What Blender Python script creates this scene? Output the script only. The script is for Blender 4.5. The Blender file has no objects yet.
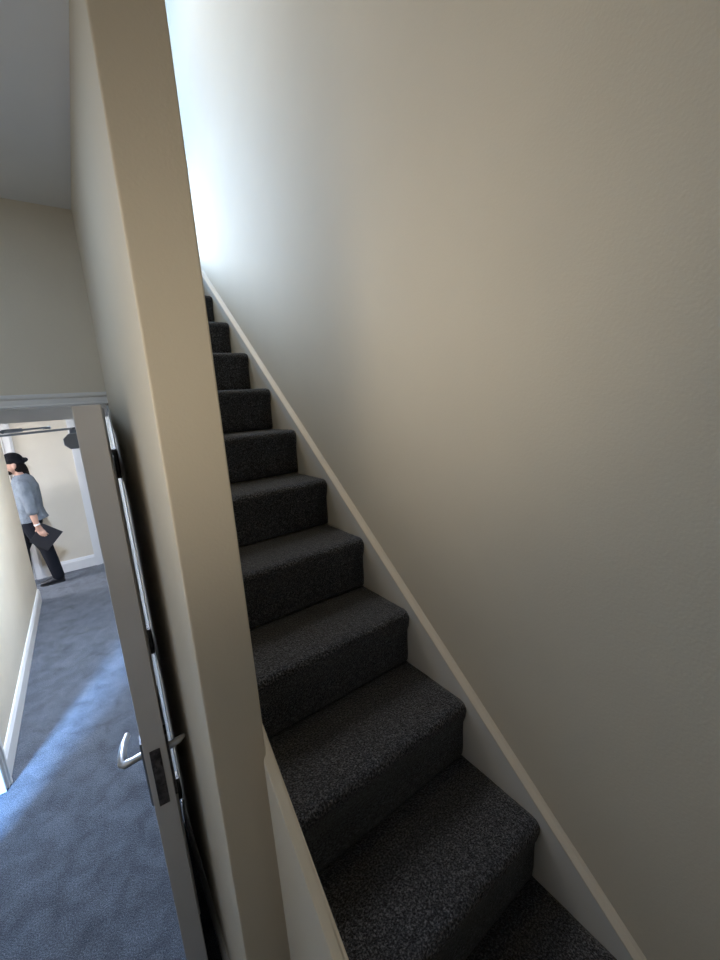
import bpy, bmesh, math, random
from mathutils import Vector, Matrix
random.seed(4)
C = bpy.context.scene.collection
sc = bpy.context.scene
EYE = 1.945

# ------------------------------------------------------------ materials
def srgb(r, g, b):
    f = lambda c: (c/255/12.92) if c/255 <= .04045 else ((c/255+.055)/1.055)**2.4
    return (f(r), f(g), f(b), 1)

def mat(name, col, rough=.6, metal=0., spec=.5, bump=0., scale=200., var=0., vscale=4., detail=4., sheen=0., dist=.001):
    m = bpy.data.materials.new(name); m.use_nodes = True
    nt = m.node_tree; N = nt.nodes; L = nt.links
    b = N['Principled BSDF']
    b.inputs['Base Color'].default_value = col
    b.inputs['Roughness'].default_value = rough
    b.inputs['Metallic'].default_value = metal
    b.inputs['Specular IOR Level'].default_value = spec
    if sheen: b.inputs['Sheen Weight'].default_value = sheen; b.inputs['Sheen Roughness'].default_value = .5
    tc = N.new('ShaderNodeTexCoord')
    if bump:
        n = N.new('ShaderNodeTexNoise'); n.inputs['Scale'].default_value = scale; n.inputs['Detail'].default_value = detail
        L.new(tc.outputs['Object'], n.inputs['Vector'])
        bp = N.new('ShaderNodeBump'); bp.inputs['Strength'].default_value = bump; bp.inputs['Distance'].default_value = dist
        L.new(n.outputs['Fac'], bp.inputs['Height']); L.new(bp.outputs['Normal'], b.inputs['Normal'])
    if var:
        n2 = N.new('ShaderNodeTexNoise'); n2.inputs['Scale'].default_value = vscale; n2.inputs['Detail'].default_value = 3
        L.new(tc.outputs['Object'], n2.inputs['Vector'])
        r = N.new('ShaderNodeValToRGB')
        r.color_ramp.elements[0].position = .3; r.color_ramp.elements[1].position = .7
        r.color_ramp.elements[0].color = [c*(1-var) for c in col[:3]]+[1]
        r.color_ramp.elements[1].color = [min(1, c*(1+var)) for c in col[:3]]+[1]
        L.new(n2.outputs['Fac'], r.inputs['Fac']); L.new(r.outputs['Color'], b.inputs['Base Color'])
    return m

def carpet(name, dark, mid, light, bdist=.004, var=.16):
    """Cut-pile carpet: fine tufts of three yarn shades and a soft mottled lay of the pile."""
    m = bpy.data.materials.new(name); m.use_nodes = True
    nt = m.node_tree; N = nt.nodes; L = nt.links
    b = N['Principled BSDF']; b.inputs['Roughness'].default_value = .95
    b.inputs['Specular IOR Level'].default_value = .12
    b.inputs['Sheen Weight'].default_value = .25; b.inputs['Sheen Roughness'].default_value = .4
    tc = N.new('ShaderNodeTexCoord')
    tuft = N.new('ShaderNodeTexNoise'); tuft.inputs['Scale'].default_value = 210; tuft.inputs['Detail'].default_value = 5
    tuft.inputs['Roughness'].default_value = .7
    L.new(tc.outputs['Object'], tuft.inputs['Vector'])
    r = N.new('ShaderNodeValToRGB'); e = r.color_ramp.elements
    e[0].position = .36; e[0].color = dark; e[1].position = .68; e[1].color = light
    x = e.new(.5); x.color = mid
    L.new(tuft.outputs['Fac'], r.inputs['Fac'])
    lay = N.new('ShaderNodeTexNoise'); lay.inputs['Scale'].default_value = 9; lay.inputs['Detail'].default_value = 6
    lay.inputs['Roughness'].default_value = .62; lay.inputs['Distortion'].default_value = .5
    L.new(tc.outputs['Object'], lay.inputs['Vector'])
    mr = N.new('ShaderNodeMapRange'); mr.inputs['From Min'].default_value = .3; mr.inputs['From Max'].default_value = .7
    mr.inputs['To Min'].default_value = 1-var; mr.inputs['To Max'].default_value = 1+var
    L.new(lay.outputs['Fac'], mr.inputs['Value'])
    mx = N.new('ShaderNodeVectorMath'); mx.operation = 'SCALE'
    L.new(r.outputs['Color'], mx.inputs[0]); L.new(mr.outputs['Result'], mx.inputs['Scale'])
    L.new(mx.outputs['Vector'], b.inputs['Base Color'])
    vo = N.new('ShaderNodeTexVoronoi'); vo.inputs['Scale'].default_value = 260
    L.new(tc.outputs['Object'], vo.inputs['Vector'])
    ad = N.new('ShaderNodeMath'); ad.operation = 'SUBTRACT'
    L.new(tuft.outputs['Fac'], ad.inputs[0]); L.new(vo.outputs['Distance'], ad.inputs[1])
    bp = N.new('ShaderNodeBump'); bp.inputs['Strength'].default_value = .9; bp.inputs['Distance'].default_value = bdist
    L.new(ad.outputs['Value'], bp.inputs['Height']); L.new(bp.outputs['Normal'], b.inputs['Normal'])
    return m

M = {}
M['paint'] = mat('magnolia_wall_paint', (.74, .665, .535, 1), .8, spec=.25, bump=.25, scale=160, var=.02, vscale=3, dist=.0015)
M['ceil'] = mat('white_ceiling_paint', (.74, .74, .73, 1), .9, spec=.2, bump=.15, scale=90, var=.02, vscale=3)
M['trim'] = mat('white_gloss_trim', (.80, .78, .74, 1), .5, spec=.3)
M['cap'] = mat('warm_lit_capping', (.77, .71, .61, 1), .5, spec=.4, var=.02, vscale=6)  # warm light from above is mixed into the capping colour
M['door'] = mat('off_white_door_paint', (.60, .582, .565, 1), .5, spec=.4, bump=.08, scale=70, var=.03, vscale=5)
M['carpet'] = carpet('charcoal_twist_pile_carpet', (.009, .010, .013, 1), (.036, .040, .050, 1), (.23, .235, .26, 1))
M['hallcarpet'] = carpet('daylit_twist_pile_carpet', (.042, .048, .058, 1), (.090, .101, .118, 1), (.23, .25, .275, 1), var=.36)  # same carpet as the stairs, with blue daylight put into its colour
M['alu'] = mat('satin_aluminium', (.62, .63, .65, 1), .35, metal=.9, bump=.05, scale=300)
M['oldmetal'] = mat('tarnished_steel', (.11, .10, .10, 1), .45, metal=.7, bump=.4, scale=120, var=.5, vscale=60)
M['closer'] = mat('grey_enamel', (.23, .25, .28, 1), .45, metal=.3)
M['hinge'] = mat('dark_hinge_steel', (.16, .145, .13, 1), .5, metal=.6, bump=.2, scale=150, var=.3, vscale=50)
M['skin'] = mat('skin', (.50, .30, .22, 1), .55, spec=.35, var=.06, vscale=20)
M['shirt'] = mat('light_blue_grey_cotton', (.165, .19, .215, 1), .9, spec=.2, bump=1.0, scale=14, var=.18, vscale=9, dist=.02)
M['trouser'] = mat('black_trouser_cloth', (.012, .013, .018, 1), .9, spec=.15, bump=.3, scale=18, dist=.01)
M['black'] = mat('black_knit', (.010, .010, .012, 1), .92, spec=.15, bump=.4, scale=160)
M['hair'] = mat('dark_brown_hair', (.010, .008, .007, 1), .9, spec=.15, bump=.5, scale=60)
M['shoe'] = mat('black_shoe', (.010, .010, .012, 1), .45)
M['sole'] = mat('shoe_sole', (.03, .03, .03, 1), .7)
M['folder'] = mat('black_folder', (.012, .012, .017, 1), .6)
M['white'] = mat('white_band', (.8, .8, .8, 1), .6)
M['eye'] = mat('eye_dark', (.03, .02, .02, 1), .2)
gm = bpy.data.materials.new('window_glass'); gm.use_nodes = True
g = gm.node_tree.nodes['Principled BSDF']; g.inputs['Transmission Weight'].default_value = 1; g.inputs['Roughness'].default_value = 0
g.inputs['Base Color'].default_value = (.95, .98, 1, 1); M['glass'] = gm

# ------------------------------------------------------------ mesh helpers
def link(name, me, m=None, parent=None, kind=None, smooth=False):
    o = bpy.data.objects.new(name, me); C.objects.link(o)
    if m: me.materials.append(m)
    if parent: o.parent = parent
    if kind: o['kind'] = kind
    if smooth:
        for p in me.polygons: p.use_smooth = True
    return o

def done(name, bm, m=None, parent=None, kind=None, smooth=False):
    me = bpy.data.meshes.new(name)
    bmesh.ops.recalc_face_normals(bm, faces=bm.faces)
    bm.to_mesh(me); bm.free()
    return link(name, me, m, parent, kind, smooth)

def box(bm, x0, x1, y0, y1, z0, z1):
    v = [bm.verts.new((x, y, z)) for x in (x0, x1) for y in (y0, y1) for z in (z0, z1)]
    for f in ((0, 1, 3, 2), (4, 6, 7, 5), (0, 4, 5, 1), (2, 3, 7, 6), (0, 2, 6, 4), (1, 5, 7, 3)):
        bm.faces.new([v[i] for i in f])
    return bm

def bevel(bm, w, seg=2):
    bmesh.ops.recalc_face_normals(bm, faces=bm.faces)
    es = [e for e in bm.edges if len(e.link_faces) == 2 and e.calc_face_angle(0) > .6]
    bmesh.ops.bevel(bm, geom=es, offset=w, segments=seg, profile=.6, affect='EDGES')
    return bm

def prism(bm, poly, axis, a, b):
    """poly: 2-D outline; extruded along axis between a and b."""
    def P(p, t):
        if axis == 'x': return (t, p[0], p[1])
        if axis == 'y': return (p[0], t, p[1])
        return (p[0], p[1], t)
    A = [bm.verts.new(P(p, a)) for p in poly]; B = [bm.verts.new(P(p, b)) for p in poly]
    n = len(poly)
    bm.faces.new(A); bm.faces.new(B[::-1])
    for i in range(n):
        j = (i+1) % n
        bm.faces.new((A[j], A[i], B[i], B[j]))
    return bm

def tube(bm, pts, rads, seg=14, up=Vector((0, 1, 0)), cap='round'):
    """Lofted tube. rads: r or (r_side, r_up) per point; rounded ends."""
    pts = [Vector(p) for p in pts]
    rads = [(r, r) if not isinstance(r, tuple) else r for r in rads]
    P = []; Rr = []
    if cap == 'round':
        d = (pts[0]-pts[1]).normalized(); r = min(rads[0])
        for a in (.15, .5, .85): P.append(pts[0]+d*r*math.cos(a*math.pi/2)); Rr.append(tuple(q*math.sin(a*math.pi/2) for q in rads[0]))
    P += pts; Rr += rads
    if cap == 'round':
        d = (pts[-1]-pts[-2]).normalized(); r = min(rads[-1])
        for a in (.85, .5, .15): P.append(pts[-1]+d*r*math.cos(a*math.pi/2)); Rr.append(tuple(q*math.sin(a*math.pi/2) for q in rads[-1]))
    rings = []
    for i, p in enumerate(P):
        a = P[max(0, i-1)]; b = P[min(len(P)-1, i+1)]
        t = (b-a).normalized()
        s = t.cross(up)
        if s.length < 1e-3: s = t.cross(Vector((1, 0, 0)))
        s.normalize(); u = s.cross(t).normalized()
        rings.append([bm.verts.new(p+s*Rr[i][0]*math.cos(k*2*math.pi/seg)+u*Rr[i][1]*math.sin(k*2*math.pi/seg)) for k in range(seg)])
    for i in range(len(rings)-1):
        for k in range(seg):
            j = (k+1) % seg
            bm.faces.new((rings[i][k], rings[i][j], rings[i+1][j], rings[i+1][k]))
    bm.faces.new(rings[0][::-1]); bm.faces.new(rings[-1])
    return bm

def ellip(bm, c, r, rot=None, seg=20):
    mt = Matrix.Translation(c) @ (rot.to_matrix().to_4x4() if rot else Matrix()) @ Matrix.Diagonal((r[0], r[1], r[2], 1))
    bmesh.ops.create_uvsphere(bm, u_segments=seg, v_segments=seg//2+2, radius=1, matrix=mt)
    return bm

def remesh(bm, vox, smooth=4):
    """fuse overlapping closed shapes to one continuous skin"""
    me = bpy.data.meshes.new('tmp'); bmesh.ops.recalc_face_normals(bm, faces=bm.faces); bm.to_mesh(me); bm.free()
    o = bpy.data.objects.new('tmp', me); C.objects.link(o)
    r = o.modifiers.new('r', 'REMESH'); r.mode = 'VOXEL'; r.voxel_size = vox
    s = o.modifiers.new('s', 'SMOOTH'); s.iterations = smooth; s.factor = .5
    dg = bpy.context.evaluated_depsgraph_get(); dg.update()
    res = bpy.data.meshes.new_from_object(o.evaluated_get(dg))
    bpy.data.objects.remove(o); bpy.data.meshes.remove(me)
    return res

def tag(o, label, cat, group=None):
    o['label'] = label; o['category'] = cat
    if group: o['group'] = group

def empty(name, loc, label, cat, rz=0, group=None, kind=None):
    o = bpy.data.objects.new(name, None); C.objects.link(o); o.location = loc; o.rotation_euler = (0, 0, rz)
    o.empty_display_size = .1
    tag(o, label, cat, group)
    if kind: o['kind'] = kind
    return o

def struct(name, boxes, m, label, cat, bev=0, smooth=False):
    bm = bmesh.new()
    for b in boxes: box(bm, *b)
    if bev: bevel(bm, bev, 3)
    o = done(name, bm, m, kind='structure', smooth=False)
    tag(o, label, cat)
    return o

# ------------------------------------------------------------ setting
RX = .849                         # stair side wall
PL, PR, PY = .119, .236, .80      # thin partition between stair and passage
HC = 2.67                         # passage ceiling
TOP = 5.2
YD = 1.86                         # door wall
HX = -.64                         # passage left wall
# floors
struct('floor', [(-3.4, RX, -2.3, 6.3, -.12, 0)], M['hallcarpet'], 'carpet floor of the passage, blue daylight in its colour', 'floor')
struct('floor_upper', [(PR, RX, 3.17, 5.2, 2.80, 3.036), (-1.7, PR, 3.17, 5.2, 2.80, 3.036)], M['carpet'], 'carpeted upper landing at the head of the stairs', 'floor')
# ceilings
struct('ceiling', [(-3.4, PL, -2.3, 6.3, HC, 2.79), (PL, RX, -2.3, -1.3, HC, 2.79)], M['ceil'], 'flat white ceiling over the passage and door', 'ceiling')
struct('ceiling_upper', [(-1.8, RX+.1, -1.3, 5.3, TOP, TOP+.1)], M['ceil'], 'high white ceiling over the stairwell', 'ceiling')
# right wall of the stairs
struct('wall_right', [(RX, RX+.12, -2.4, 6.4, 0, TOP)], M['paint'], 'tall beige wall along the right of the staircase', 'wall')
# partition with softly rounded near corners
bm = bmesh.new(); box(bm, PL, PR, PY, 3.15, 0, TOP)
es = [e for e in bm.edges if abs(e.verts[0].co.x-e.verts[1].co.x) < 1e-4 and abs(e.verts[0].co.y-PY) < 1e-4 and abs(e.verts[1].co.y-PY) < 1e-4]
bmesh.ops.bevel(bm, geom=es, offset=.004, segments=3, profile=.5, affect='EDGES')
box(bm, PL, PR, 3.15, 5.45, 0, 2.80)
o = done('wall_partition', bm, M['paint'], kind='structure'); tag(o, 'narrow beige partition wall between staircase and passage', 'wall')
struct('wall_upstand', [(PL, PR, -1.3, PY-.001, 2.79, TOP), (PR, RX, -1.4, -1.3, 2.79, TOP)], M['paint'], 'upper stairwell wall above the passage ceiling', 'wall')
struct('wall_rear', [(-3.4, RX, -2.4, -2.3, 0, HC)], M['paint'], 'rear wall of the entrance lobby', 'wall')
# lobby left wall with an opening for window_3
struct('wall_lobby', [(-.86, -.76, -2.3, .0, 0, HC), (-.86, -.76, 1.2, YD, 0, HC), (-.86, -.76, 0, 1.2, 0, 1.1), (-.86, -.76, 0, 1.2, 2.35, HC)],
       M['paint'], 'left wall of the lobby with a high inner window', 'wall')
# wall with the doorway
struct('wall_doorway', [(-.86, PL, YD, 1.97, 2.0, HC), (-.86, -.68, YD, 1.97, 0, 2.0)], M['paint'], 'beige wall above the open passage door', 'wall')
# passage left wall
struct('wall_left', [(-.76, HX, 2.64, 5.40, 0, HC), (-.76, HX, 1.97, 2.64, 2.02, HC)], M['paint'], 'pale left wall of the passage beyond the door', 'wall')
struct('wall_far', [(-2.4, RX, 6.2, 6.3, 0, HC)], M['paint'], 'cream end wall of the passage behind the person', 'wall')
struct('wall_side_room', [(-3.4, -3.3, -2.3, 5.4, 0, HC), (-3.3, -.76, 3.4, 3.5, 0, HC)], M['paint'], 'walls of the room left of the passage', 'wall')
struct('wall_end_left', [(-2.4, -2.3, 5.40, 5.50, 0, HC), (-2.4, -2.3, 6.05, 6.2, 0, HC), (-2.4, -2.3, 5.5, 6.05, 0, .35), (-2.4, -2.3, 5.5, 6.05, 2.3, HC), (-2.3, -.76, 5.30, 5.40, 0, HC)],
       M['paint'], 'wall with tall window at the far left end', 'wall')
struct('wall_upper_far', [(-1.8, -.7, 5.2, 5.3, 2.8, TOP), (.5, RX, 5.2, 5.3, 2.8, TOP), (-.7, .5, 5.2, 5.3, 2.8, 3.7), (-.7, .5, 5.2, 5.3, 4.95, TOP), (-1.8, -1.7, 3.0, 5.2, 2.8, TOP), (-1.7, PL, 3.03, 3.15, 2.8, TOP)],
       M['paint'], 'upper landing walls around the landing window', 'wall')

# windows (out of the picture, where the daylight comes in)
def window(n, axis, at, a0, a1, z0, z1, label):
    e = empty('window_%d' % n, (0, 0, 0), label, 'window', kind='structure')
    t = .045
    bm = bmesh.new()
    def B(p0, p1, q0, q1, d=.03):
        if axis == 'x': box(bm, at-d, at+d, p0, p1, q0, q1)
        else: box(bm, p0, p1, at-d, at+d, q0, q1)
    B(a0, a0+t, z0, z1); B(a1-t, a1, z0, z1); B(a0+t, a1-t, z0, z0+t); B(a0+t, a1-t, z1-t, z1)
    zm = (z0+z1)/2; B(a0+t, a1-t, zm-.02, zm+.02, .025)
    done('window_frame', bm, M['trim'], e)
    bm = bmesh.new()
    for q0, q1 in ((z0+t, zm-.02), (zm+.02, z1-t)):
        B(a0+t, a1-t, q0, q1, .003)
    done('pane', bm, M['glass'], e)
window(1, 'y', 5.25, -.7, .5, 3.7, 4.95, 'upper landing window lighting the stairs')
window(2, 'x', -2.35, 5.5, 6.05, .35, 2.3, 'tall window at the far left end')
window(3, 'x', -.81, 0, 1.2, 1.1, 2.35, 'inner window in the lobby wall')

# ------------------------------------------------------------ joinery of the setting
# door lining: jambs, head, stops, architraves
JX = .115
bm = bmesh.new()
box(bm, -.68, -.655, YD, 1.97, 0, 2.0); box(bm, -.655, JX-.0, YD, 1.97, 1.985, 2.0)
box(bm, JX, PL, YD, 1.97, 0, 1.985)
box(bm, -.655, -.640, 1.912, 1.95, 0, 1.94); box(bm, .1135, PL-.0003, 1.97, 2.09, 0, 2.0); box(bm, .110, .1135, 2.0, 2.06, 0, 2.0); box(bm, -.655, JX, 1.912, 1.95, 1.94, 1.985)
o = done('trim_1', bm, M['trim'], kind='structure'); tag(o, 'white door lining with stops around the open doorway', 'door frame')
def archi_profile(w, t):
    return [(0, 0), (t*.55, 0), (t*.8, w*.06), (t*.8, w*.14), (t*.55, w*.2), (t*.6, w*.6), (t*.95, w*.72), (t, w*.82), (t, w*.97), (t*.9, w), (0, w)]
bm = bmesh.new()
prism(bm, [(YD-.0-a, 1.99+b*.045/.045) for a, b in archi_profile(.045, .02)], 'x', -.73, PL)
box(bm, -.73, -.66, YD-.018, YD, 0, 1.99)
o = done('trim_2', bm, M['trim'], kind='structure'); tag(o, 'white moulded architrave over the open doorway', 'architrave')
# side opening architrave of passage wall
bm = bmesh.new()
box(bm, -.765, -.632, 2.615, 2.64, 0, 2.02); bevel(bm, .003)
box(bm, HX, HX+.018, 2.64, 2.70, 0, 2.05); box(bm, HX+.018, HX+.026, 2.66, 2.685, 0, 2.04)
o = done('trim_3', bm, M['trim'], kind='structure'); tag(o, 'white side doorway trim at the near end of passage wall', 'door frame')
# far door on end wall
bm = bmesh.new(); box(bm, -1.40, -.72, 6.165, 6.2, .005, 1.98)
for zz in ((.2, .85), (1.05, 1.8)):
    box(bm, -1.3, -.82, 6.158, 6.166, *zz)
o = done('door_2', bm, M['trim'], kind='structure'); tag(o, 'white closed door in end wall behind the person', 'door')
bm = bmesh.new()
for x0, x1 in ((-1.47, -1.40), (-.715, -.63)):
    box(bm, x0, x1, 6.178, 6.2, 0, 2.0); box(bm, x0+.012, x1-.02, 6.168, 6.178, 0, 2.0)
box(bm, -1.47, -.63, 6.178, 6.2, 2.0, 2.07)
o = done('trim_4', bm, M['trim'], kind='structure'); tag(o, 'white door architrave on end wall behind the person', 'architrave')
bm = bmesh.new()
box(bm, -.085, -.015, 6.172, 6.2, 0, 2.0); box(bm, -.075, -.05, 6.163, 6.172, 0, 2.0); box(bm, -.015, PL, 6.185, 6.2, 0, 2.0)
o = done('trim_5', bm, M['trim'], kind='structure'); tag(o, 'white architrave at the right end of the end wall', 'architrave')
# skirtings
def skirt(name, axis, face, s, a, b, h, t, label):
    pr = [(0, 0), (s*t, 0), (s*t, h*.78), (s*t*.75, h*.84), (s*t*.75, h*.9), (s*t*.35, h), (0, h)]
    bm = bmesh.new()
    if axis == 'y': prism(bm, [(face+p, q) for p, q in pr], 'y', a, b)
    else: prism(bm, [(face+p, q) for p, q in pr], 'x', a, b)
    o = done(name, bm, M['trim'], kind='structure'); tag(o, label, 'skirting board')
skirt('baseboard_left', 'y', HX, 1, 2.70, 5.40, .14, .018, 'white skirting board along the passage left wall')
skirt('baseboard_far', 'x', 6.2, -1, -.63, -.085, .15, .018, 'white skirting board along the end wall')
skirt('baseboard_partition', 'y', PL, -1, PY+.02, YD-.02, .12, .014, 'white skirting board behind the open door')

# ------------------------------------------------------------ staircase
SY0, SZ0, G, H = .20607, .6072, .24578, .2024
SL, SR = .238, .829
stair = empty('staircase', ((SL+SR)/2, SY0-2*G, 0), 'steep narrow staircase with charcoal grey carpet between two walls', 'staircase')
ox, oy = (SL+SR)/2, SY0-2*G
def step_mesh():
    """one carpeted step: riser, rounded nosing, tread; local origin at nosing front, tread top"""
    d = .022; r = .026
    prof = [(d+.012, -H), (d+.002, -H+.006), (d-.001, -H+.03), (d-.002, -.11), (d-.004, -.075), (d-.012, -.052)]
    for i in range(0, 9):
        a = math.pi*1.12 - i/8*math.pi*.62
        prof.append((.004+r+r*math.cos(a), -r+r*math.sin(a)+.002))
    n = 10
    for i in range(1, n+1):
        prof.append((.004+r+(G+d+.012-.004-r)*i/n, .002-.003*i/n))
    prof += [(G+d+.012, -.06), (G+d+.012, -H)]
    # refine
    bm = bmesh.new()
    W = (SR-SL)/2; nx = 48
    xs = [-W+2*W*i/nx for i in range(nx+1)]
    rings = []
    for i, x in enumerate(xs):
        ring = []
        e = min(i, nx-i)
        for (y, z) in prof:
            cy, cz = .1, -.1
            k = 1 - (.045 if e == 0 else 0)
            yy = cy+(y-cy)*k if y < .2 else y
            zz = cz+(z-cz)*k if z > -.15 else z
            jn = random.uniform(-1, 1)*.0007
            ring.append(bm.verts.new((x, yy+jn, zz+random.uniform(-1, 1)*.0007 if z > -H+.001 else z)))
        rings.append(ring)
    m = len(prof)
    for i in range(nx):
        for k in range(m):
            j = (k+1) % m
            bm.faces.new((rings[i][k], rings[i][j], rings[i+1][j], rings[i+1][k]))
    bm.faces.new(rings[0][::-1]); bm.faces.new(rings[-1])
    bmesh.ops.recalc_face_normals(bm, faces=bm.faces)
    me = bpy.data.meshes.new('carpeted_step'); bm.to_mesh(me); bm.free()
    for p in me.polygons: p.use_smooth = True
    me.materials.append(M['carpet'])
    return me
sm = step_mesh()
for k in range(-2, 12):
    s = bpy.data.objects.new('carpeted_step', sm); C.objects.link(s); s.parent = stair
    s.location = (0, SY0+k*G-oy, SZ0+k*H)
# strings
def line(y, off): return SZ0+(y-SY0)*H/G+off
def string(name, x0, x1, ya, yb, off, capx0, capx1, capoff):
    bm = bmesh.new()
    poly = [(ya, 0), (ya, line(ya, off)), (yb, line(yb, off)), (yb, max(0, line(yb, -.42))), (ya+.62, 0)]
    prism(bm, [(p[0]-oy, p[1]) for p in poly], 'x', x0-ox, x1-ox)
    b = done(name, bm, M['trim'], stair)
    return b
b = string('wall_string', SR, RX-.001, -.36, 3.30, .020, 0, 0, 0)
# moulded capping: slopes from the string face up to the wall
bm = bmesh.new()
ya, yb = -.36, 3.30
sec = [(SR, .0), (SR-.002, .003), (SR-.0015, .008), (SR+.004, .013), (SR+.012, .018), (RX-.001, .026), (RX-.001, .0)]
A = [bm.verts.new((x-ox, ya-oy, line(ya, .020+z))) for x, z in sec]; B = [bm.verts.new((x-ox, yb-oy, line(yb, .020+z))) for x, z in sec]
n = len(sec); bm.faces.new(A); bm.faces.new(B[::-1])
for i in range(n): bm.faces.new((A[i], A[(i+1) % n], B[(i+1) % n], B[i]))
cp = done('string_capping', bm, M['cap'], b); cp['label'] = 'beige capping strip, warm light in its colour'
# near-side string: painted board in front of the partition end
def lraw(y): return 1.945-.715+(y-.8)*.80
bm = bmesh.new()
plan = [(.2355, .798), (.232, .798), (.225, .765), (.2185, .752), (.210, .745), (.2095, .5), (.2095, -.36), (.2355, -.36)]
A = [bm.verts.new((x, y, 0)) for x, y in plan]; B = [bm.verts.new((x, y, lraw(y))) for x, y in plan]
n = len(plan); bm.faces.new(A); bm.faces.new(B[::-1])
for i in range(n): bm.faces.new((A[i], A[(i+1) % n], B[(i+1) % n], B[i]))
bevel(bm, .003, 2)
o = done('trim_6', bm, M['paint'], kind='structure'); tag(o, 'sloping beige painted string at foot of the partition', 'stair string')
# ------------------------------------------------------------ open door
door = empty('door_1', (.1003, 1.852, 0), 'off-white door standing open edge-on, with metal latch plate and lever', 'door', rz=-.0610, kind='structure')
T, DW = .057, .7213
bm = bmesh.new(); box(bm, -T, 0, -DW, 0, .008, 1.972); bevel(bm, .0025, 2)
done('door_leaf', bm, M['door'], door)
# recessed face panels on both sides read as shallow mouldings
for z0, z1 in ((.22, .82), (1.10, 1.80)):
    for sx in (-T-.004, 0.0):
        bm = bmesh.new()
        for (a, b_, c, d_) in ((-DW+.12, -.12, z0, z0+.02), (-DW+.12, -.12, z1-.02, z1), (-DW+.12, -DW+.14, z0+.02, z1-.02), (-.14, -.12, z0+.02, z1-.02)):
            box(bm, sx, sx+.004, a, b_, c, d_)
        done('panel_moulding', bm, M['door'], door)
LY = -.683; LZ = .992
# latch face plate in the leading edge
bm = bmesh.new(); box(bm, -T/2-.015, -T/2+.012, -DW-.0025, -DW+.002, .838, 1.022); bevel(bm, .001, 1)
fp = done('latch_plate', bm, M['oldmetal'], door)
fp['label'] = 'tarnished dark metal latch plate'
bm = bmesh.new(); prism(bm, [(-DW-.002, .965), (-DW-.010, .970), (-DW-.002, .995)], 'x', -T/2-.006, -T/2+.006); done('latch_bolt', bm, M['oldmetal'], fp)
bm = bmesh.new()
for z in (.850, 1.010): tube(bm, [(-T/2, -DW-.0045, z), (-T/2, -DW-.0015, z)], [.0042, .0042], 10, Vector((0, 0, 1)), cap=None)
box(bm, -T/2-.006, -T/2+.006, -DW-.006, -DW-.002, .875, .905)
done('screw', bm, M['oldmetal'], fp)
# back plates and levers
for side in (-1, 1):
    x0 = -T if side < 0 else 0
    bm = bmesh.new()
    xa, xb = sorted((x0, x0+side*.006))
    box(bm, xa, xb, -DW+.014, -DW+.056, .835, 1.045); bevel(bm, .002, 2)
    pl = done('handle_plate', bm, M['oldmetal'] if side > 0 else M['closer'], door)
    bm = bmesh.new()
    if side < 0:
        pts = [(x0+side*.004, LY, LZ), (x0+side*.03, LY, LZ-.004), (x0+side*.050, LY, LZ-.006), (x0+side*.055, LY+.006, LZ-.005),
               (x0+side*.054, LY+.035, LZ-.001), (x0+side*.049, LY+.075, LZ), (x0+side*.040, LY+.105, LZ)]
        rd = [.010, .010, .011, .012, (.0115, .013), (.010, .013), (.009, .011)]
    else:
        pts = [(x0+.004, LY, LZ-.008), (x0+.02, LY, LZ-.006), (x0+.036, LY+.002, LZ-.004), (x0+.046, LY+.006, LZ-.002)]
        rd = [.011, .0105, .009, .0065]
    tube(bm, pts, rd, 16, Vector((0, 0, 1)))
    lv = done('lever_handle', bm, M['alu'], door, smooth=True); lv['label'] = 'satin aluminium lever handle'
# hinges
for z in (1.755, .97, .19):
    bm = bmesh.new()
    tube(bm, [(.009, -.010, z-.058), (.009, -.010, z+.058)], [.009, .009], 14, Vector((0, 1, 0)), cap=None)
    box(bm, -.012, .006, -.012, .0, z-.058, z+.058)
    box(bm, .006, .0145, -.006, .030, z-.058, z+.058)
    h = done('hinge', bm, M['hinge'], door); h['label'] = 'dark steel butt hinge'
# closer on the passage side of the leaf
cb = bmesh.new()
cx, cz, R8 = -T-.019, 1.885, .0215
oct_ = [(cx+R8*math.cos(math.pi/8+i*math.pi/4), cz+R8*.98*math.sin(math.pi/8+i*math.pi/4)) for i in range(8)]
prism(cb, oct_, 'y', -.58, -.36)
box(cb, cx-.010, cx+.010, -.49, -.465, cz+.01, cz+.029)
clo = done('door_closer', cb, M['closer'], door); clo['label'] = 'grey door closer with jointed arm'
bm = bmesh.new()
ex = (-.44, -.34, 1.902)
def bar(bm, a, b, w, t):
    a = Vector(a); b = Vector(b); d = (b-a).normalized(); s = d.cross(Vector((0, 0, 1))).normalized()*w; u = Vector((0, 0, t))
    vs = [bm.verts.new(p+q) for p in (a, b) for q in (s+u, -s+u, -s-u, s-u)]
    for f_ in ((0, 1, 2, 3), (7, 6, 5, 4), (0, 4, 5, 1), (1, 5, 6, 2), (2, 6, 7, 3), (3, 7, 4, 0)): bm.faces.new([vs[i] for i in f_])
bar(bm, (cx, -.478, 1.916), ex, .009, .003)
tube(bm, [(ex[0], ex[1], 1.898), (ex[0], ex[1], 1.918)], [.009, .009], 12, Vector((0, 1, 0)), cap=None)
done('closer_arm', bm, M['closer'], clo)
bm = bmesh.new()
tube(bm, [(ex[0], ex[1], 1.913), (-.19, .035, 1.916)], [.0035, .0035], 10, cap=None)
tube(bm, [(-.29, -.125, 1.9148), (-.25, -.067, 1.9153)], [.007, .007], 10, cap=None)
box(bm, -.202, -.180, .030, .058, 1.910, 1.919)
done('adjusting_rod', bm, M['closer'], clo)

# ------------------------------------------------------------ person
PX, PYc = -.60, 5.95
per = empty('person', (PX, PYc, 0), 'person in black cap, pale shirt and black trousers leaning round the passage corner', 'person')
def L(x, y, z): return (x-PX, y-PYc, z)
bm = bmesh.new()
ya, yl, yr = 5.76, 5.87, 6.03
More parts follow.
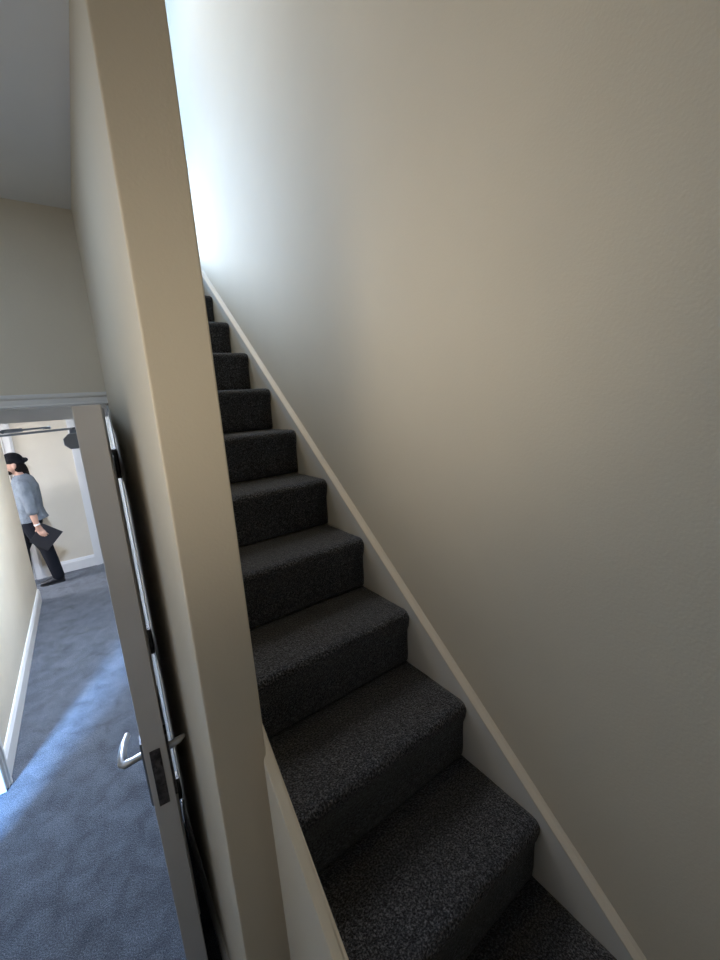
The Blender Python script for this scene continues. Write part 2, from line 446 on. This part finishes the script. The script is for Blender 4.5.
# head (faces -x, tipped forward)
ellip(bm, L(-0.643, 5.95, 1.485), (.098, .076, .105))
ellip(bm, L(-0.678, 5.95, 1.425), (.062, .058, .068))
tube(bm, [L(-0.728, 5.95, 1.485), L(-0.744, 5.95, 1.450)], [.011, .014], 10)          # nose
ellip(bm, L(-0.728, 5.95, 1.492), (.012, .045, .010))                                  # brow
ellip(bm, L(-0.731, 5.95, 1.415), (.012, .024, .008)); ellip(bm, L(-0.730, 5.95, 1.402), (.012, .022, .008))
ellip(bm, L(-0.718, 5.95, 1.375), (.022, .026, .020))
for s in (-1, 1): ellip(bm, L(-0.633, 5.95+s*.078, 1.455), (.018, .010, .030))
tube(bm, [L(-.622, 5.95, 1.42), L(-.605, 5.95, 1.33), L(-.590, 5.95, 1.24)], [.052, .050, .060], 14)
# trunk
tube(bm, [L(-.590, 5.95, 1.26), L(-.585, 5.95, 1.18), L(-.59, 5.95, 1.05), L(-.60, 5.95, .93), L(-.605, 5.95, .84), L(-.61, 5.95, .77)],
     [(.07, .14), (.095, .175), (.10, .165), (.088, .14), (.098, .155), (.09, .15)], 20, Vector((0, 1, 0)))
# legs: near leg trails, far leg leads
tube(bm, [L(-.61, yl, .79), L(-.570, yl-.01, .62), L(-.520, yl-.01, .46), L(-.492, yl, .28), L(-.468, yl, .09)], [.082, .074, .054, .050, .036], 16)
tube(bm, [L(-.62, yr, .79), L(-.69, yr, .62), L(-.76, yr, .45), L(-.77, yr, .27), L(-.775, yr, .09)], [.082, .074, .054, .050, .036], 16)
tube(bm, [L(-.455, yl, .05), L(-.58, yl, .035)], [.032, .026], 12); tube(bm, [L(-.765, yr, .05), L(-.88, yr, .035)], [.032, .026], 12)
# arms: near arm hangs to the folder
tube(bm, [L(-.585, 5.80, 1.205), L(-.575, ya+.01, 1.09), L(-.565, ya-.005, .97), L(-.556, ya-.01, .86), L(-.546, ya-.01, .755)], [.050, .044, .037, .033, .024], 14)
tube(bm, [L(-.585, 6.07, 1.205), L(-.60, 6.09, 1.09), L(-.63, 6.10, .97), L(-.70, 6.09, .90), L(-.78, 6.08, .86)], [.050, .044, .037, .033, .024], 14)
# palms
tube(bm, [L(-.545, ya-.01, .765), L(-.535, ya-.005, .715), L(-.525, ya-.002, .685)], [(.026, .015), (.036, .014), (.036, .012)], 14, Vector((0, 1, 0)))
tube(bm, [L(-.78, 6.08, .86), L(-.83, 6.07, .845)], [(.030, .014), (.034, .012)], 12, Vector((0, 1, 0)))
# near hand: four unequal fingers over the outer face of the folder, thumb behind
for i, (dx, ln) in enumerate(((-.030, .058), (-.010, .068), (.010, .064), (.028, .050))):
    x = -.523+dx
    tube(bm, [L(x, ya-.002, .690), L(x+.010, ya-.016, .690-ln*.45), L(x+.022, ya-.013, .690-ln*.8), L(x+.030, ya-.006, .690-ln)], [.0092, .0088, .0080, .0070], 10)
tube(bm, [L(-.552, ya+.000, .725), L(-.575, ya+.018, .70), L(-.572, ya+.024, .672)], [.011, .0095, .008], 10)
for i, (dz, ln) in enumerate(((.024, .055), (.008, .064), (-.008, .06), (-.022, .048))):
    tube(bm, [L(-.835, 6.07, .845+dz), L(-.835-ln*.6, 6.085, .84+dz), L(-.835-ln, 6.095, .825+dz)], [.009, .0085, .007], 8)
tube(bm, [L(-.80, 6.085, .865), L(-.83, 6.07, .895), L(-.85, 6.07, .90)], [.010, .009, .008], 8)
body = link('body', remesh(bm, .0055, 3), M['skin'], per, smooth=True)
# eyes
for s in (-1, 1):
    bm = bmesh.new(); ellip(bm, L(-.725, 5.95+s*.030, 1.474), (.009, .013, .008), seg=12)
    done('eye', bm, M['eye'], per, smooth=True)
# shirt with rolled sleeves and a loose flared hem
bm = bmesh.new()
tube(bm, [L(-.612, 5.95, 1.345), L(-.600, 5.95, 1.290), L(-.590, 5.95, 1.20), L(-.592, 5.95, 1.06), L(-.598, 5.95, .94), L(-.598, 5.95, .86), L(-.594, 5.95, .805)],
     [(.070, .074), (.104, .135), (.127, .185), (.130, .18), (.130, .170), (.145, .178), (.160, .186)], 28, Vector((0, 1, 0)), cap=None)
tube(bm, [L(-.585, 5.82, 1.235), L(-.575, ya+.012, 1.09), L(-.562, ya-.003, .985), L(-.560, ya-.006, .945)], [.066, .060, .055, .052], 16)
tube(bm, [L(-.562, ya-.003, .972), L(-.560, ya-.006, .94)], [.058, .058], 16)
tube(bm, [L(-.585, 6.06, 1.21), L(-.60, 6.09, 1.09), L(-.625, 6.10, .985)], [.062, .055, .052], 16)
for i in range(7):   # soft drape folds
    zz = .86+.05*i
    tube(bm, [L(-.60, 5.80-.003*i, zz), L(-.54, 5.83, zz+.035), L(-.50, 5.88, zz+.05)], [.006, .010, .006], 8)
link('shirt', remesh(bm, .007, 3), M['shirt'], per, smooth=True)
bm = bmesh.new(); tube(bm, [L(-.602, 5.95, 1.322), L(-.604, 5.95, 1.350)], [(.064, .066), (.060, .060)], 20, cap=None)
done('shirt_collar', bm, M['shirt'], per, smooth=True)
# trousers
bm = bmesh.new()
tube(bm, [L(-.605, 5.95, .88), L(-.607, 5.95, .80), L(-.612, 5.95, .74)], [(.100, .155), (.108, .168), (.100, .165)], 20, Vector((0, 1, 0)))
tube(bm, [L(-.61, yl, .78), L(-.572, yl-.01, .62), L(-.522, yl-.01, .46), L(-.496, yl, .28), L(-.470, yl, .085)], [.098, .088, .070, .066, .060], 18)
tube(bm, [L(-.62, yr, .78), L(-.69, yr, .62), L(-.76, yr, .45), L(-.77, yr, .27), L(-.775, yr, .085)], [.098, .088, .070, .066, .060], 18)
link('trousers', remesh(bm, .007, 3), M['trouser'], per, smooth=True)
# shoes
for x, y in ((-.425, yl), (-.735, yr)):
    bm = bmesh.new()
    tube(bm, [L(x-.03, y, .045), L(x-.08, y, .045), L(x-.15, y, .036), L(x-.205, y, .030)], [(.040, .040), (.042, .046), (.044, .032), (.036, .024)], 16, Vector((0, 0, 1)))
    tube(bm, [L(x-.045, y, .09), L(x-.05, y, .05)], [.044, .042], 14)
    s = link('shoe', remesh(bm, .006, 2), M['shoe'], per, smooth=True)
    bm = bmesh.new(); prism(bm, [L(x+.008, y-.030, 0)[:2], L(x+.008, y+.030, 0)[:2], L(x-.12, y+.042, 0)[:2], L(x-.20, y+.038, 0)[:2], L(x-.236, y, 0)[:2], L(x-.20, y-.038, 0)[:2], L(x-.12, y-.042, 0)[:2]], 'z', .001, .018)
    done('shoe_sole', bm, M['sole'], s)
# cap and hair
bm = bmesh.new()
ellip(bm, L(-.645, 5.95, 1.520), (.100, .084, .088))
ellip(bm, L(-.69, 5.95, 1.52), (.062, .072, .045))
ellip(bm, L(-.605, 5.95, 1.490), (.066, .082, .045))
tube(bm, [L(-.585, 5.95, 1.525), L(-.550, 5.945, 1.505), L(-.532, 5.94, 1.512)], [.045, .030, .027], 12)
cap = link('cap', remesh(bm, .006, 3), M['black'], per, smooth=True); cap['label'] = 'black close-fitting cap knotted at the back'
bm = bmesh.new()
ellip(bm, L(-.605, 5.95, 1.445), (.058, .080, .085))
tube(bm, [L(-.580, 5.945, 1.44), L(-.560, 5.94, 1.39), L(-.535, 5.94, 1.33)], [.045, .040, .016], 12)
ellip(bm, L(-.695, 5.95, 1.392), (.042, .058, .036))
link('hair', remesh(bm, .006, 2), M['hair'], per, smooth=True)
bm = bmesh.new(); tube(bm, [L(-.548, ya-.01, .785), L(-.545, ya-.01, .768)], [.030, .030], 18, cap=None)
wb = done('wristband', bm, M['white'], per, smooth=True); wb['label'] = 'white band on the wrist'
# folder held in the near hand
fo = empty('folder', (-.50, ya, .61), 'black flat folder held at an angle in the hand of the person', 'folder')
q = [(-.652, .588), (-.505, .780), (-.330, .632), (-.508, .440)]
bm = bmesh.new(); prism(bm, [(a+.50, b-.61) for a, b in q], 'y', .004, .008)
prism(bm, [(a+.50, b-.61) for a, b in q], 'y', .014, .018)
done('cover', bm, M['folder'], fo)
bm = bmesh.new(); prism(bm, [((a+.50)*.95-.003, (b-.61)*.95) for a, b in q], 'y', .008, .014)
done('paper', bm, M['white'], fo)

# ------------------------------------------------------------ light
def area(name, loc, target, sx, sy, power, col, spread=180):
    l = bpy.data.lights.new(name, 'AREA'); l.shape = 'RECTANGLE'; l.size = sx; l.size_y = sy; l.energy = power; l.color = col
    l.spread = math.radians(spread)
    o = bpy.data.objects.new(name, l); C.objects.link(o); o.location = loc
    o.rotation_euler = (Vector(target)-Vector(loc)).to_track_quat('-Z', 'Y').to_euler()
    return o
SKY = (.45, .68, 1.0)
LIGHTS = [
 ('landing_window_daylight', (-.1, 5.15, 4.3), (.5, 2.0, 3.0), 1.1, 1.1, 230, (.30, .56, 1), 180),
 ('stair_head_fill', (.30, 3.9, 3.46), (.84, 1.3, 2.1), .3, .3, 8, (.76, .88, 1), 70),  # unseen fill added to brighten the middle of the stair wall
 ('stair_wall_fill', (.32, 3.0, 4.85), (.84, 1.45, 2.0), .4, .9, 5.2, (1, .92, .82), 60),  # no fitting here; added high up to lift the wall beside the stairs
 ('lobby_fill', (-.72, .1, 1.75), (.84, 1.0, 2.32), .5, .5, 1.15, (1, .88, .70), 58),  # extra fill added from the lobby side for the right wall
 ('stairwell_fill', (.5, 1.0, 5.0), (.6, 1.0, 0), .35, .35, 5, (1, .75, .35), 180),  # invented overhead source that warms the stairwell
 ('side_room_daylight', (-1.75, .55, 1.7), (-.30, 2.95, 0), .35, .9, 62, (.24, .49, 1), 60),
 ('end_window_daylight', (-2.2, 5.75, 1.4), (-.3, 5.65, .2), .45, 1.6, 34, (.85, .88, 1), 110),
 ('passage_fill', (-.28, 3.4, 2.62), (-.28, 3.4, 0), .3, .3, 102, (.56, .70, 1), 180),  # added overhead fill standing in for daylight in the passage
 ('lobby_window_daylight', (-.72, .6, 1.7), (.2, 1.3, 1.6), 1.1, 1.1, 1.75, (1, .95, .92), 180),
 ('lobby_ceiling_fill', (-.45, 1.15, 2.62), (-.3, 1.2, 0), .4, .4, 2.5, (.56, .74, 1), 180),  # unseen fill added to lighten the partition face and lobby floor
]
for l_ in LIGHTS: area(*l_)
w = bpy.data.worlds.new('sky'); sc.world = w; w.use_nodes = True
bg = w.node_tree.nodes['Background']; bg.inputs['Color'].default_value = (.45, .62, 1, 1); bg.inputs['Strength'].default_value = .3

# ------------------------------------------------------------ camera
yaw, pit, rol, fpx = .606439307, .201878401, -.0674713376, 397.8972
cy, sy, cp, sp = math.cos(yaw), math.sin(yaw), math.cos(pit), math.sin(pit)
f = Vector((sy*cp, cy*cp, -sp)); r = Vector((cy, -sy, 0)); u = r.cross(f)
r2 = r*math.cos(rol)+u*math.sin(rol); u2 = -r*math.sin(rol)+u*math.cos(rol)
cam = bpy.data.cameras.new('camera'); co = bpy.data.objects.new('camera', cam); C.objects.link(co)
co.matrix_world = Matrix(((r2.x, u2.x, -f.x, 0), (r2.y, u2.y, -f.y, 0), (r2.z, u2.z, -f.z, EYE), (0, 0, 0, 1)))
cam.sensor_fit = 'VERTICAL'; cam.sensor_height = 36; cam.lens = fpx/960*36; cam.clip_start = .02
sc.camera = co
sc.view_settings.view_transform = 'Standard'; sc.view_settings.look = 'None'; sc.view_settings.gamma = 1
sc.view_settings.use_curve_mapping = False; sc.view_settings.exposure = 0
